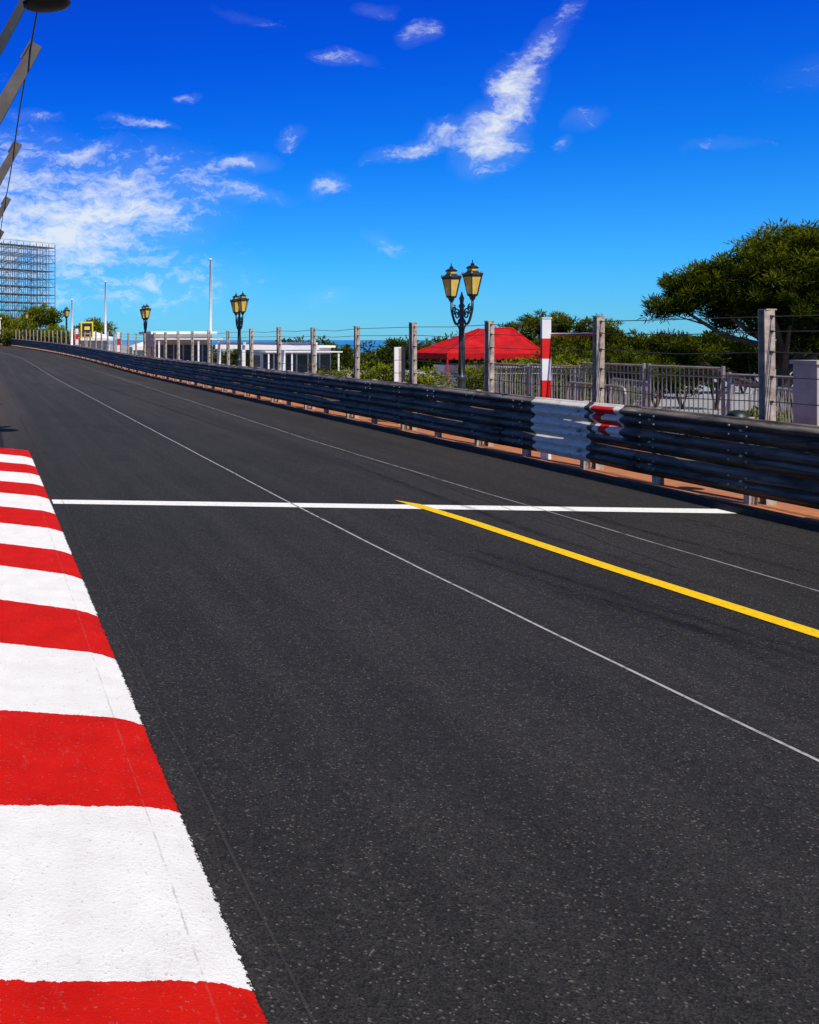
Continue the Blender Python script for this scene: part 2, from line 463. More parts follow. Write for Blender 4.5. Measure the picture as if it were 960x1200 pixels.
# ------------------------------------------------------------------ safety fence
Fp=empty("safety_fence"); b=MB(); w=MB(); posts=[]
Y=2.1
while Y<165:
    p,nr,t=path(Y); q=p-nr*.27; h=2.46+random.uniform(-.04,.04)
    rot=Matrix.Rotation(random.uniform(-.012,.012),3,'Y')@Matrix.Rotation(random.uniform(-.15,.15),3,'Z')
    for off,dm in (((0,0,0),(.012,.098,h)),((0,-.055,0),(.115,.012,h)),((0,.055,0),(.115,.012,h))):
        b.box(q+rot@Vector(off)+Vector((0,0,h/2)),dm,0,rot)
    for zz in (1.35,1.65,1.95,2.2,2.38): b.box(q+Vector((0,-.07,zz)),(.03,.02,.03),1)
    b.box(q+Vector((0,0,h+.01)),(.13,.13,.015),0)
    posts.append((q,h)); Y+=3.27
for zi,zz in enumerate((1.35,1.65,1.95,2.2,2.38)):
    pts=[q+Vector((0,-.085,zz)) for (q,h) in posts[:-1]]
    pp=[]
    for a,c in zip(pts[:-1],pts[1:]):
        pp.append(a); pp.append((a+c)/2+Vector((0,0,-random.uniform(.0,.05))))
    pp.append(pts[-1]); w.tube(pp,.0065,5)
b.obj("posts",[M_steel,M_wire],Fp); w.obj("wires",M_wire,Fp)

E=empty("striped_marker_post"); b=MB()
bx,by=9.42,16.42
for a,c,mi in [(.1,1.08,0),(1.08,1.42,1),(1.42,1.78,0),(1.78,2.12,1),(2.12,2.45,0)]:
    b.box((bx,by,(a+c)/2),(.15,.05,c-a),mi)
b.box((bx,by,2.462),(.17,.07,.02),0)
b.obj("post",[M_whitep,M_redp],E)
b=MB(); b.tube([(bx+.08,by-.03,2.17),(bx+.1,15.1,2.17)],.014,8,0); b.tube([(bx+.08,by-.03,2.20),(bx+.1,15.1,2.20)],.011,8,1); b.obj("crossbar",[M_redp,M_whitep],E)

E=empty("track_notice_board"); b=MB()
b.box((9.85,23.2,1.0),(.06,.06,1.8),0); b.box((9.80,23.2,1.52),(.16,.05,.82),1); b.box((9.93,23.2,1.52),(.09,.056,.80),2)
b.obj("board",[M_steel,M_whitep,M_sign_dark],E)

E=empty("rail_spotlight"); b=MB()
b.lathe([(.13,0),(.145,.02),(.14,.06),(.11,.11),(.06,.145),(.015,.155)],(9.62,12.5,1.05),16); b.tube([(9.62,12.5,.9),(9.62,12.5,1.06)],.03,8); b.box((9.5,12.5,.98),(.25,.05,.03))
b.obj("housing",M_black,E,smooth=True)

# ------------------------------------------------------------------ street lamps
def lamp(X,Y,zb,s=1.0,rot=0.0):
    E=empty("street_lamp",(X,Y,zb)); E.scale=(s,s,s); E.rotation_euler=(0,0,rot)
    b=MB()
    b.lathe([(.24,0),(.24,.08),(.19,.12),(.17,.45),(.20,.5),(.13,.56),(.10,.62),(.085,.95),(.11,.99),(.11,1.03),(.07,1.07),(.062,1.5),(.055,2.35),(.09,2.4),(.09,2.44),(.05,2.5),(.05,2.75),(.08,2.8),(.04,2.86),(.05,2.95),(.06,3.0),(.035,3.05),(.008,3.16)],n=14)
    for k in range(8):
        th=k*math.pi/4; b.tube([(.075*math.cos(th),.075*math.sin(th),1.1),(.06*math.cos(th),.06*math.sin(th),2.32)],.011,5)
    b.obj("post",M_iron,E,smooth=True)
    b=MB()
    for sg in(-1,1):
        pts=[]
        for t in np.linspace(0,1,16):
            y=.05+.48*t; z=2.50-.22*math.sin(t*math.pi*.9)+.28*t*t
            pts.append((0,sg*y,z))
        pts.append((0,sg*.54,2.98)); b.tube(pts,.03,7)
        sc=[]
        for t in np.linspace(0,1,22):
            a=t*3.2*math.pi; r=.15*(1-t*.8); sc.append((0,sg*(.24+r*math.cos(a)),2.60+r*math.sin(a)))
        b.tube(sc,.019,6)
        sc=[]
        for t in np.linspace(0,1,18):
            a=t*2.8*math.pi+1.5; r=.10*(1-t*.8); sc.append((0,sg*(.40+r*math.cos(a)),2.74+r*math.sin(a)))
        b.tube(sc,.016,6)
        sc=[(0,sg*(.06+.3*t),2.15+.25*t+.05*math.sin(t*3)) for t in np.linspace(0,1,8)]; b.tube(sc,.018,6)
        b.tube([(0,sg*.54,2.93),(0,sg*.54,3.06)],[.05,.10],8)
    b.obj("arms",M_iron,E,smooth=True)
    for sg in(-1,1):
        c=(0,sg*.54,3.04)
        g=MB(); g.lathe([(.12,.03),(.225,.46)],c,6); g.obj("lantern_glass",M_lglass,E)
        f=MB()
        for k in range(6):
            th=k*math.pi/3
            f.tube([(c[0]+.123*math.cos(th),c[1]+.123*math.sin(th),c[2]+.01),(c[0]+.229*math.cos(th),c[1]+.229*math.sin(th),c[2]+.47)],.010,5)
        f.lathe([(.05,-.03),(.125,-.01),(.135,.03)],c,6)
        f.lathe([(.235,.455),(.25,.475),(.25,.50),(.19,.55),(.13,.60)],c,6)
        f.lathe([(.15,.66),(.16,.68),(.10,.72),(.04,.74),(.055,.77),(.015,.80),(.01,.87)],c,6)
        for k in range(6):
            th=k*math.pi/3; f.lathe([(.018,.49),(.035,.53),(.01,.58)],(c[0]+.235*math.cos(th),c[1]+.235*math.sin(th),c[2]),5)
        f.obj("lantern_frame",M_black,E)
        g=MB(); g.lathe([(.125,.60),(.135,.66)],c,6); g.obj("lantern_crown",M_lglass,E)
    return E
lamp(12.2,25,.10,1.02)
lamp(11.5,44,.10,1.06)
lamp(10.6,64,.15,1.10)
lamp(8.95,105,.65,1.28)
lamp(6.0,135,1.0,1.3)

# ------------------------------------------------------------------ metal railing
E=empty("metal_railing"); b=MB()
def railpanel(b,p,q,zb,h,top=.022,sp=.115,pr=.010):
    p=Vector(p); q=Vector(q); L_=(q-p).length; d=(q-p)/L_
    up=Vector((0,0,1))
    b.tube([p+up*(zb+.12),q+up*(zb+.12)],.016,6); b.tube([p+up*(zb+h),q+up*(zb+h)],top,6)
    b.tube([p+up*(zb+h-.16),q+up*(zb+h-.16)],.013,6)
    n=int(L_/sp)
    for i in range(1,n):
        c=p+d*(L_*i/n); b.tube([c+up*(zb+.12),c+up*(zb+h)],pr,5,caps=False)
    for c in(p,q): b.tube([c+up*zb,c+up*(zb+h+.04)],.03,8)
ys=[13.0,15.0,17.0,19.0,21.0,23.0,24.8]
for i in range(len(ys)-1):
    railpanel(b,(12.85+random.uniform(-.05,.05),ys[i]+.06,0),(12.85+random.uniform(-.05,.05),ys[i+1]-.06,0),.10,[1.36,1.40,1.50,1.5,1.42,1.40][i])
railpanel(b,(12.9,24.85,0),(15.0,24.85,0),-.0,1.4)
b.obj("panels",M_galv,E)
def crowd(X,Y,z,rot,tilt=0):
    E=empty("crowd_barrier",(X,Y,z)); E.rotation_euler=(tilt,0,rot); b=MB()
    w=1.1;h=1.15;pts=[(-w,0,.15),(-w,0,h-.12),(-w+.04,0,h-.03),(-w+.13,0,h),(w-.13,0,h),(w-.04,0,h-.03),(w,0,h-.12),(w,0,.15)]
    b.tube(pts,.022,8); b.tube([(-w,0,.2),(w,0,.2)],.018,6)
    for i in range(1,16): x=-w+2*w*i/16; b.tube([(x,0,.2),(x,0,h)],.010,5)
    for sx in(-.8,.8): b.tube([(sx,-.3,0),(sx,-.05,.12),(sx,0,.2),(sx,.05,.12),(sx,.3,0)],.016,6)
    b.obj("frame",M_galv,E)
crowd(14.0,17.2,.1,.5); crowd(13.9,18.5,.1,.9,.16); crowd(13.7,16.2,.1,1.2,-.14); crowd(13.5,20.5,.1,1.3); crowd(14.05,15.2,.1,.3,.08)
crowd(11.6,18.6,.1,1.45,0)

E=empty("electrical_cabinet",(11.15,13.0,.10)); b=MB()
b.box((0,0,.06),(.56,.42,.12),1); b.box((0,0,.9),(.52,.38,1.56),0); b.box((0,0,1.70),(.58,.44,.05),0)
b.box((0,-.197,.9),(.44,.012,1.4),0); b.box((.17,-.21,.95),(.03,.02,.14),1)
for i in range(5): b.box((0,-.207,1.35+i*.04),(.28,.01,.014),1)
b.obj("body",[M_cab,M_conc],E)

# ------------------------------------------------------------------ foliage
def foliage(name,lobes,mat,parent,ncl=30,nbl=90,blen=.16,bw=.028,crad=.28,seed=1,up=.5,tb=0.42):
    r=np.random.default_rng(seed); C=[];T=[]
    for (cx,cy,cz,rx,ry,rz_) in lobes:
        n=max(4,int(ncl*(rx*rz_*1.1)))
        d=r.normal(size=(n,3)); d/=np.linalg.norm(d,axis=1)[:,None]
        rad=r.uniform(.15,1,n)**.5*r.uniform(.8,1.18,n)
        p=d*rad[:,None]*np.array([rx,ry,rz_])+np.array([cx,cy,cz])
        C.append(p); T.append(np.clip(tb+.45*d[:,2]*rad+r.normal(0,.22,n),0,1))  # sunlit tops and shaded undersides put into the tint, plus random variation
    C=np.concatenate(C);T=np.concatenate(T); nc=len(C)
    cr=crad*r.uniform(.5,1.4,nc)
    off=r.normal(size=(nc,nbl,3)); off/=np.linalg.norm(off,axis=2)[:,:,None]
    rad=r.uniform(0,1,(nc,nbl,1))**.5
    P=C[:,None,:]+off*rad*cr[:,None,None]*np.array([1.1,1.1,.75])
    dr=off+r.normal(0,.5,size=off.shape)+np.array([0,0,up]); dr/=np.linalg.norm(dr,axis=2)[:,:,None]
    sd=np.cross(dr,r.normal(size=off.shape)); sd/=np.linalg.norm(sd,axis=2)[:,:,None]
    ln=blen*r.uniform(.6,1.3,(nc,nbl,1)); wd=bw*r.uniform(.7,1.3,(nc,nbl,1))
    A=P-sd*wd/2; B=P+sd*wd/2; E1=P+dr*ln+sd*wd*.2; E2=P+dr*ln-sd*wd*.2
    V=np.stack([A,B,E1,E2],axis=2).reshape(-1,3)
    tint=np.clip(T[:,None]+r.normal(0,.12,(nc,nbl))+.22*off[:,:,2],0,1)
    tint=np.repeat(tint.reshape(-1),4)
    nq=len(V)//4
    me=bpy.data.meshes.new(name); me.vertices.add(len(V)); me.vertices.foreach_set("co",V.astype(np.float32).ravel())
    me.loops.add(nq*4); me.loops.foreach_set("vertex_index",np.arange(nq*4,dtype=np.int32))
    me.polygons.add(nq); me.polygons.foreach_set("loop_start",np.arange(0,nq*4,4,dtype=np.int32))
    me.update(calc_edges=True)
    a=me.attributes.new("tint",'FLOAT','POINT'); a.data.foreach_set("value",tint.astype(np.float32))
    me.materials.append(mat)
    o=bpy.data.objects.new(name,me); COL.objects.link(o)
    if parent: o.parent=parent
    return o
def tree(name,base,top,lobes,r0=.2,**k):
    E=empty(name,(0,0,0)); b=MB(); B=Vector(base); T=Vector(top)
    ctrl=[]
    for t in np.linspace(0,1,9):
        p=B.lerp(T,t)+Vector((.25*math.sin(t*4.2+B.x),.2*math.sin(t*3+1),0))*t; ctrl.append(p)
    b.tube(ctrl,[r0*(1-.7*t) for t in np.linspace(0,1,9)],10)
    rr=random.Random(int(abs(B.x*10)))
    for (cx,cy,cz,rx,ry,rz_) in lobes:
        C=Vector((cx,cy,cz)); 
        tz=max(.25,min(.9,((cz-rz_-.6)-B.z)/(T.z-B.z)*.85)); s=ctrl[int(tz*8)]
        mid=s.lerp(C,.5)+Vector((rr.uniform(-.2,.2),rr.uniform(-.2,.2),-.25))
        b.tube([s,s.lerp(mid,.5)+Vector((0,0,.05)),mid,mid.lerp(C,.6),C],[r0*.42,r0*.36,r0*.28,r0*.2,r0*.1],7)
        for q in range(5):
            e=C+Vector((rr.uniform(-.8,.8)*rx,rr.uniform(-.8,.8)*ry,rr.uniform(-.3,.7)*rz_))
            st=mid.lerp(C,rr.uniform(.3,1)); b.tube([st,st.lerp(e,.5)+Vector((0,0,-.05)),e],[r0*.13,r0*.09,r0*.04],5)
    b.obj("trunk_and_limbs",M_bark,E,smooth=True)
    foliage("crown",lobes,k.pop('mat',M_needle),E,**k)
    return E
big=[(27.6,34,5.1,1.1,1.4,.75),(28.7,34.3,5.25,1.3,1.5,.85),(26.5,33.6,4.75,.9,1.3,.6),(24.3,33.8,4.0,.95,1.2,.6),(25.3,34.2,3.6,1.1,1.2,.75),(23.9,34,3.35,.8,.9,.5),(25.2,33.6,4.4,.8,1,.45),
 (26.6,33.4,3.9,1.2,1.4,.85),(28.0,33.2,4.4,1.3,1.3,.85),(29.3,34,4.5,1.4,1.6,1.0),(28.6,33.5,3.4,1.3,1.4,.9),(28.5,33.8,2.4,1.1,1.3,.7),(26.6,34.4,3.0,1.1,1.0,.6),(29.5,33.4,2.9,1.1,1.2,.8),(27.4,33.2,3.2,1.0,1.2,.6),
 (23.7,34,2.0,.65,.8,.34),(24.5,34.2,1.65,.7,.8,.36),(25.5,34.6,1.5,.8,.8,.45),(26.8,34.8,1.4,.9,.9,.5),
 (30.8,34.4,4.9,1.6,1.6,1.2),(31.2,34,3.2,1.5,1.5,1.2),(29.6,33.6,2.0,1.0,1,.7),(30,35,5.5,1.4,1.3,.7)]
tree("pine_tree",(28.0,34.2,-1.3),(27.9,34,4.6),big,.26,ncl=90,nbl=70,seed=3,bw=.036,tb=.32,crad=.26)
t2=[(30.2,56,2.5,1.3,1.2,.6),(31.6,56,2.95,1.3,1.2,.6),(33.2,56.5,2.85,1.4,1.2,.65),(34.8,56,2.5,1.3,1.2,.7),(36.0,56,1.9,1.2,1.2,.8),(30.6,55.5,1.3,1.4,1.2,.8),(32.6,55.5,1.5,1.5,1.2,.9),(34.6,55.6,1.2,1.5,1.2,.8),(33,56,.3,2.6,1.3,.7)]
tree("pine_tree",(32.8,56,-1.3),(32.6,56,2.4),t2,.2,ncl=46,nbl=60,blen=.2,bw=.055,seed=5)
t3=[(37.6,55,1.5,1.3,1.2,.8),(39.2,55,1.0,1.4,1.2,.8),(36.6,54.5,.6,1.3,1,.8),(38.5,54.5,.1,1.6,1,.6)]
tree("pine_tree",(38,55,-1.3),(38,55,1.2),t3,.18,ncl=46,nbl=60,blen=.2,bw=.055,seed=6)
def shrubmass(name,lobes,seed,mat=None,**k):
    kk=dict(ncl=44,nbl=50,blen=.10,bw=.07,crad=.26); kk.update(k)
    E=empty(name); b=MB()
    for (cx,cy,cz,rx,ry,rz_) in lobes:
        for q in range(5):
            a=random.uniform(0,6.28); b.tube([(cx,cy,-1.3),(cx+.4*rx*math.cos(a),cy+.4*ry*math.sin(a),cz-.2*rz_),(cx+.75*rx*math.cos(a),cy+.75*ry*math.sin(a),cz+.4*rz_)],[.05,.035,.012],5)
    b.obj("stems",M_bark,E)
    foliage("leaves",lobes,mat or M_leaf,E,seed=seed,**kk)
def row(xa,xb,y,zc,jz,r,n,sd):
    rr=random.Random(sd)
    return [(xa+(xb-xa)*i/(n-1)+rr.uniform(-.3,.3),y+rr.uniform(-.8,.8),zc+rr.uniform(-jz,jz),r*rr.uniform(.8,1.2),r,r*rr.uniform(.8,1.15)) for i in range(n)]
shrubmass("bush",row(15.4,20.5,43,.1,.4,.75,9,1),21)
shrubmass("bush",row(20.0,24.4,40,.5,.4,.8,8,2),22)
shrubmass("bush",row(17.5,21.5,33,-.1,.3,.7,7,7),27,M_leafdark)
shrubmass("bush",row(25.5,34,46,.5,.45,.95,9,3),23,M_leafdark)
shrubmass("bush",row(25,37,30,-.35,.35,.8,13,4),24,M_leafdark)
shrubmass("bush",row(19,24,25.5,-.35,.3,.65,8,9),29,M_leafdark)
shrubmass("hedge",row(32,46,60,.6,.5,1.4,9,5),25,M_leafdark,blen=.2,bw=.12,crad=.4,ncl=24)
E=empty("planter_box"); b=MB()
b.box((11.75,14.9,.38),(.9,.5,.56)); b.box((11.75,14.9,.68),(.96,.56,.05)); b.obj("box",M_conc,E)
foliage("leaves",[(11.75,14.9,.85,.45,.28,.2)],M_leaf,E,ncl=260,nbl=40,blen=.06,bw=.03,crad=.09,seed=31)
def far_mass(lst,seed,mat=M_leaf,**k):
    kk=dict(ncl=9,nbl=60,blen=.35,bw=.2,crad=.75); kk.update(k)
    foliage("distant_trees",lst,mat,None,seed=seed,**kk)
far_mass([(x,150+random.uniform(-4,4),2.6+random.uniform(-.5,1.2),2.2,2,1.5) for x in np.arange(4.5,20,2.0)],41)
far_mass([(x,176+random.uniform(-3,3),4.6+random.uniform(-.8,1.6),2.4,2,1.9) for x in np.arange(-6,12,2.2)],42)
far_mass([(x,112+random.uniform(-5,5),-.6+.012*(x-22)+random.uniform(-.6,.9),3.0,2.5,1.7) for x in np.arange(22,118,2.6)],43,M_leafdark,ncl=9,nbl=55)
far_mass([(x,111+random.uniform(-3,3),-1.0,3.0,2.0,1.4) for x in np.arange(22,118,3.2)],44,M_leafdark,ncl=8,nbl=50)

# ------------------------------------------------------------------ red canopy
E=empty("red_canopy_kiosk"); b=MB()
x0,x1,y0,y1=22.7,27.5,48.0,51.6; ze=1.42; zr=2.66
V=[(x0,y0,ze),(x1,y0,ze),(x1,y1,ze),(x0,y1,ze),(25.4,49.5,zr),(26.7,49.5,zr),(26.7,50.2,zr),(25.4,50.2,zr)]
def quadgrid(b,a,c,d,e,n=6,sag=.06):
    a,c,d,e=map(Vector,(a,c,d,e)); V=[];F=[]
    for j in range(n+1):
        for i in range(n+1):
            u=i/n;v=j/n; p=(a.lerp(c,u)).lerp(e.lerp(d,u),v); p.z-=sag*math.sin(math.pi*u)*math.sin(math.pi*v)+.05*math.sin(u*n*1.6)*(1-v)*math.sin(math.pi*v); V.append(p)
    for j in range(n):
        for i in range(n): F.append((j*(n+1)+i,j*(n+1)+i+1,(j+1)*(n+1)+i+1,(j+1)*(n+1)+i))
    b.add(V,F)
for (i,j,k_,l_) in ((0,1,5,4),(1,2,6,5),(2,3,7,6),(3,0,4,7),(4,5,6,7)): quadgrid(b,V[i],V[j],V[k_],V[l_],12,.09)
b.obj("roof",M_red_canvas,E,smooth=True)
b=MB()
for a,c in((0,1),(1,2),(2,3),(3,0)):
    A=Vector(V[a]);C=Vector(V[c]); n=14; d=(C-A)
    for i in range(n):
        p=A+d*(i/n); q=A+d*((i+1)/n)
        b.add([p,q,q-Vector((0,0,.2)),q.lerp(p,.25)-Vector((0,0,.3)),q.lerp(p,.75)-Vector((0,0,.3)),p-Vector((0,0,.2))],[(0,1,2,3,4,5)])
b.obj("valance",M_red_canvas,E)
b=MB()
for x in(x0+.05,(x0+x1)/2,x1-.05):
    for y in(y0+.05,y1-.05): b.tube([(x,y,-1.25),(x,y,ze)],.04,8)
for i,j in((0,4),(1,5),(2,6),(3,7),(4,5)): b.tube([Vector(V[i])+Vector((0,0,.015)),Vector(V[j])+Vector((0,0,.02))],.03,6)
b.obj("frame",M_redp,E)
b=MB(); b.box((25.3,50.8,-.2),(3.4,1.2,2.0)); b.box((25.3,50.0,.25),(3.6,.3,.08)); b.obj("counter",M_whitep,E)

# ------------------------------------------------------------------ white structures
def pergola(name,x0,x1,y0,y1,zb,zt,nx,ny):
    E=empty(name); b=MB()
    for i in range(nx):
        for j in range(ny):
            x=x0+(x1-x0)*i/(nx-1); y=y0+(y1-y0)*j/(ny-1)
            b.box((x,y,(zb+zt)/2),(.2,.2,zt-zb))
    b.obj("columns",M_whitep,E); b=MB()
    for j in range(ny): y=y0+(y1-y0)*j/(ny-1); b.box(((x0+x1)/2,y,zt+.14),(x1-x0+.5,.2,.28))
    for i in range(nx): x=x0+(x1-x0)*i/(nx-1); b.box((x,(y0+y1)/2,zt+.36),(.16,y1-y0+.6,.16))
    b.obj("beams",M_whitep,E)
pergola("white_pergola",15.4,19.6,58,64,-1.3,1.50,3,2)
def pavilion(X,Y,zb,w,d,h,n):
    E=empty("white_pavilion",(X,Y,zb)); b=MB()
    b.box((0,0,h/2),(w,d,h),0); b.box((0,0,h+.1),(w+.6,d+.6,.2),2); b.box((0,-d/2-1.0,h-.35),(w+.6,2.0,.1),2)
    for i in range(n):
        x=-w/2+w*(i+.5)/n; b.box((x,-d/2-.02,h*.42),(w/n*.84,.06,h*.72),1)
    for i in range(n//2+1):
        b.box((-w/2+w*i/(n//2),-d/2-1.85,(h-.42)/2),(.12,.12,h-.42),2)
    b.box((-w/2-.02,0,h*.42),(.06,d*.6,h*.6),1)
    b.obj("walls",[M_offw,M_win,M_whitep],E)
pavilion(14.6,74,-1.0,4.2,5,3.5,6); pavilion(27.5,88,-1.2,6,4,2.6,6)
def tent(X,Y,zb,w,h,hh):
    E=empty("white_tent",(X,Y,zb)); b=MB()
    for sx in(-1,1):
        for sy in(-1,1): b.tube([(sx*w/2,sy*w/2,0),(sx*w/2,sy*w/2,h)],.05,6)
    b.add([(-w/2,-w/2,h),(w/2,-w/2,h),(w/2,w/2,h),(-w/2,w/2,h),(0,0,h+hh),(-w/2,-w/2,h-.3),(w/2,-w/2,h-.3),(w/2,w/2,h-.3),(-w/2,w/2,h-.3)],
          [(0,1,4),(1,2,4),(2,3,4),(3,0,4),(5,6,1,0),(6,7,2,1),(7,8,3,2),(8,5,0,3)])
    b.add([(-w/2+.02,w/2-.02,0),(w/2-.02,w/2-.02,0),(w/2-.02,w/2-.02,h-.3),(-w/2+.02,w/2-.02,h-.3)],[(0,1,2,3)])
    b.obj("canopy",M_whitep,E)
tent(13.5,118,.3,4,2.0,.8); tent(16.2,96,-.6,3.6,2.0,.7)

def flagpole(X,Y,zb,h,r=.07):
    E=empty("flagpole",(X,Y,zb)); b=MB(); b.lathe([(r*2,0),(r*2,.15),(r,.2),(r*.9,h*.5),(r*.55,h),(r*1.1,h+.03),(r*1.1,h+.12),(.01,h+.18)],n=10)
    b.tube([(r+.03,0,1),(r*.6+.03,0,h)],.01,4)
    b.obj("pole",M_whitep,E,smooth=True)
flagpole(23.2,100,-1.2,11.4,.17); flagpole(15,120,.5,8.6,.15); flagpole(10.9,120,.7,6.2,.13)

E=empty("advertising_sign"); b=MB()
b.box((9.55,90,1.2),(.1,.1,2.2),0); b.box((9.55,90,3.0),(1.15,.1,1.5),2); b.box((9.55,89.93,3.0),(.9,.03,1.2),1); b.box((9.55,89.90,3.15),(.5,.03,.3),2); b.box((9.55,89.90,2.65),(.6,.03,.12),0)
b.obj("sign",[M_steel,M_sign_dark,M_sign_y],E)
for (X,Y,h) in((10.0,72,2.4),(9.2,96,2.6)):
    E=empty("striped_marker_post"); b=MB()
    for i in range(5): b.box((X,Y,rzi(Y)+.1+h/5*(i+.5)),(.3,.08,h/5),i%2)
    b.obj("post",[M_whitep,M_redp],E)
E=empty("white_gatehouse"); b=MB()
b.box((2.0,172,3.6),(2.2,2,4.2),0); b.box((2.0,172,5.8),(2.6,2.4,.2),0); b.box((2.0,170.98,4.2),(1.4,.06,1.2),1); b.box((2.0,170.98,2.6),(.8,.06,1.8),1)
b.obj("walls",[M_whitep,M_sign_dark],E)

# ------------------------------------------------------------------ grandstand scaffold
E=empty("scaffold_grandstand"); b=MB(); dk=MB()
A=Vector((-18,178,1.3)); C=Vector((15.3,208,1.3)); dirv=(C-A); W=dirv.length; dirv.normalize(); dep=Vector((-dirv.y,dirv.x,0))
nc=24; nrw=12; H=20.0
for lay in range(3):
    o=dep*lay*2.6
    for i in range(nc+1):
        p=A+dirv*(W*i/nc)+o; b.tube([p,p+Vector((0,0,H+.9))],.075,4)
    for j in range(nrw+1):
        z=H*j/nrw+.2; b.tube([A+o+Vector((0,0,z)),C+o+Vector((0,0,z))],.075,4)
        if lay==0: b.tube([A+o+Vector((0,0,z+.9)),C+o+Vector((0,0,z+.9))],.04,4)
    for i in range(nc):
        for j in range(nrw):
            p=A+dirv*(W*i/nc)+o+Vector((0,0,H*j/nrw+.2)); q=A+dirv*(W*(i+1)/nc)+o+Vector((0,0,H*(j+1)/nrw+.2))
            if (i+lay)%2==0: b.tube([p,q],.05,4)
            elif (i+j)%3==0: b.tube([Vector((p.x,p.y,q.z)),Vector((q.x,q.y,p.z))],.05,4)
for j in (3,6,9,12):
    z=H*j/nrw+.1
    P=[A+Vector((0,0,z)),C+Vector((0,0,z)),C+dep*1.2+Vector((0,0,z)),A+dep*1.2+Vector((0,0,z))]
    Q=[p+Vector((0,0,.08)) for p in P]
    dk.add(P+Q,[(0,1,2,3),(7,6,5,4),(0,4,5,1),(1,5,6,2),(2,6,7,3),(3,7,4,0)])
for i in range(0,nc+1):
    for j in range(nrw+1):
        p=A+dirv*(W*i/nc)+Vector((0,0,H*j/nrw+.2)); b.tube([p,p+dep*5.2],.04,4)
b.obj("scaffold_tubes",M_scaf,E); dk.obj("decks",M_deck,E)

# ------------------------------------------------------------------ leaning masts
def mast(Y,base,tip,w,mat):
    E=empty("leaning_light_mast"); b=MB(); B=Vector((base[0],Y,base[1])); T=Vector((tip[0],Y,tip[1])); d=(T-B).normalized(); s=Vector((d.z,0,-d.x))
    P=[]
    for p,ww,tt in((B,w*.7,.12),(B.lerp(T,.8),w*1.1,.12),(T,w*.8,.08)):
        P+=[p-s*ww/2-Vector((0,tt,0)),p+s*ww/2-Vector((0,tt,0)),p+s*ww/2+Vector((0,tt,0)),p-s*ww/2+Vector((0,tt,0))]
    F=[(3,2,1,0),(8,9,10,11)]
    for r_ in range(2):
        for k in range(4): F.append((r_*4+k,r_*4+(k+1)%4,(r_+1)*4+(k+1)%4,(r_+1)*4+k))
    b.add(P,F)
    b.tube([T-d*.5-s*w*.55,T+d*.05-s*w*.55],.04,6); b.tube([T,Vector((1.22,Y,9.45))],.02,5)
    b.box((base[0],Y,.12),(.9,.6,.24))
    b.obj("strut",mat,E); return E
for Y in(25,37.5,52,68,86,108):
    z=rzi(Y); mast(Y,(-4.1,z),(1.38,9.6+z*.3),.34,M_mast)
E=mast(17,(-3.6,0),(1.45,9.3),.14,M_black)
b=MB(); c=(1.1,17,7.9)
b.lathe([(.02,-.05),(.12,-.04),(.36,-.02),(.42,.0),(.43,.015),(.36,.035),(.14,.07),(.07,.11),(.02,.13)],c,24)
b.tube([(1.1,17,8.0),(1.05,17,8.3),(.85,17,8.4)],.03,6); b.tube([(.65,17,7.95),(1.1,17,7.98)],.03,6)
b.obj("disc_lamp",M_black,E,smooth=True)
E=empty("overhead_cable"); b=MB(); Ys=list(np.linspace(12,130,60))
b.tube([(1.2,y,9.45+.12*math.sin(y/4.0)) for y in Ys],.026,6); b.obj("cable",M_black,E)

# ------------------------------------------------------------------ light & sky
el=math.radians(54); hv=Vector((.12,-.993,0)).normalized()
sd=Vector((hv.x*math.cos(el),hv.y*math.cos(el),math.sin(el)))
sun=bpy.data.lights.new("sun",'SUN'); sun.energy=5.0; sun.angle=math.radians(.5); sun.color=(1,.94,.85)
so=bpy.data.objects.new("sun",sun); COL.objects.link(so); so.rotation_euler=sd.to_track_quat('Z','Y').to_euler(); so.location=(0,-20,40)
W=bpy.data.worlds.new("World"); scene.world=W; W.use_nodes=True; nt=W.node_tree
try:
    W.cycles.sampling_method='MANUAL'; W.cycles.sample_map_resolution=256
except Exception: pass
bg=nt.nodes["Background"]
sky=N(nt,"ShaderNodeTexSky",sky_type='NISHITA'); sky.sun_disc=False
sky.sun_elevation=el; sky.sun_rotation=math.atan2(hv.x,hv.y); sky.air_density=1.0; sky.dust_density=.1; sky.ozone_density=3.0
tc=N(nt,"ShaderNodeTexCoord"); s=N(nt,"ShaderNodeSeparateXYZ"); L(nt,tc.outputs["Generated"],s.inputs[0])
rp=N(nt,"ShaderNodeValToRGB"); L(nt,s.outputs[2],rp.inputs[0])
cr=rp.color_ramp; cr.elements[0].position=0.0; cr.elements[0].color=(.13,.43,.80,1); cr.elements[1].position=.55; cr.elements[1].color=(.42,.40,.40,1)
for p_,c_ in ((.07,(.065,.40,.84,1)),(.17,(.012,.28,.85,1)),(.27,(.003,.18,.88,1)),(.36,(.006,.13,.86,1))):
    e_=cr.elements.new(p_); e_.color=c_
g2=mixc(nt,1.0,sky.outputs[0],rp.outputs[0],'MULTIPLY')
sc2=N(nt,"ShaderNodeVectorMath",operation='SCALE'); L(nt,g2,sc2.inputs[0]); sc2.inputs["Scale"].default_value=1.85
skycol=sc2.outputs[0]
ay=mathn(nt,'MAXIMUM',mathn(nt,'ABSOLUTE',s.outputs[1]),.05)
u=mathn(nt,'DIVIDE',s.outputs[0],ay); v=mathn(nt,'DIVIDE',s.outputs[2],ay)
cb=N(nt,"ShaderNodeCombineXYZ"); L(nt,u,cb.inputs[0]); L(nt,v,cb.inputs[1])
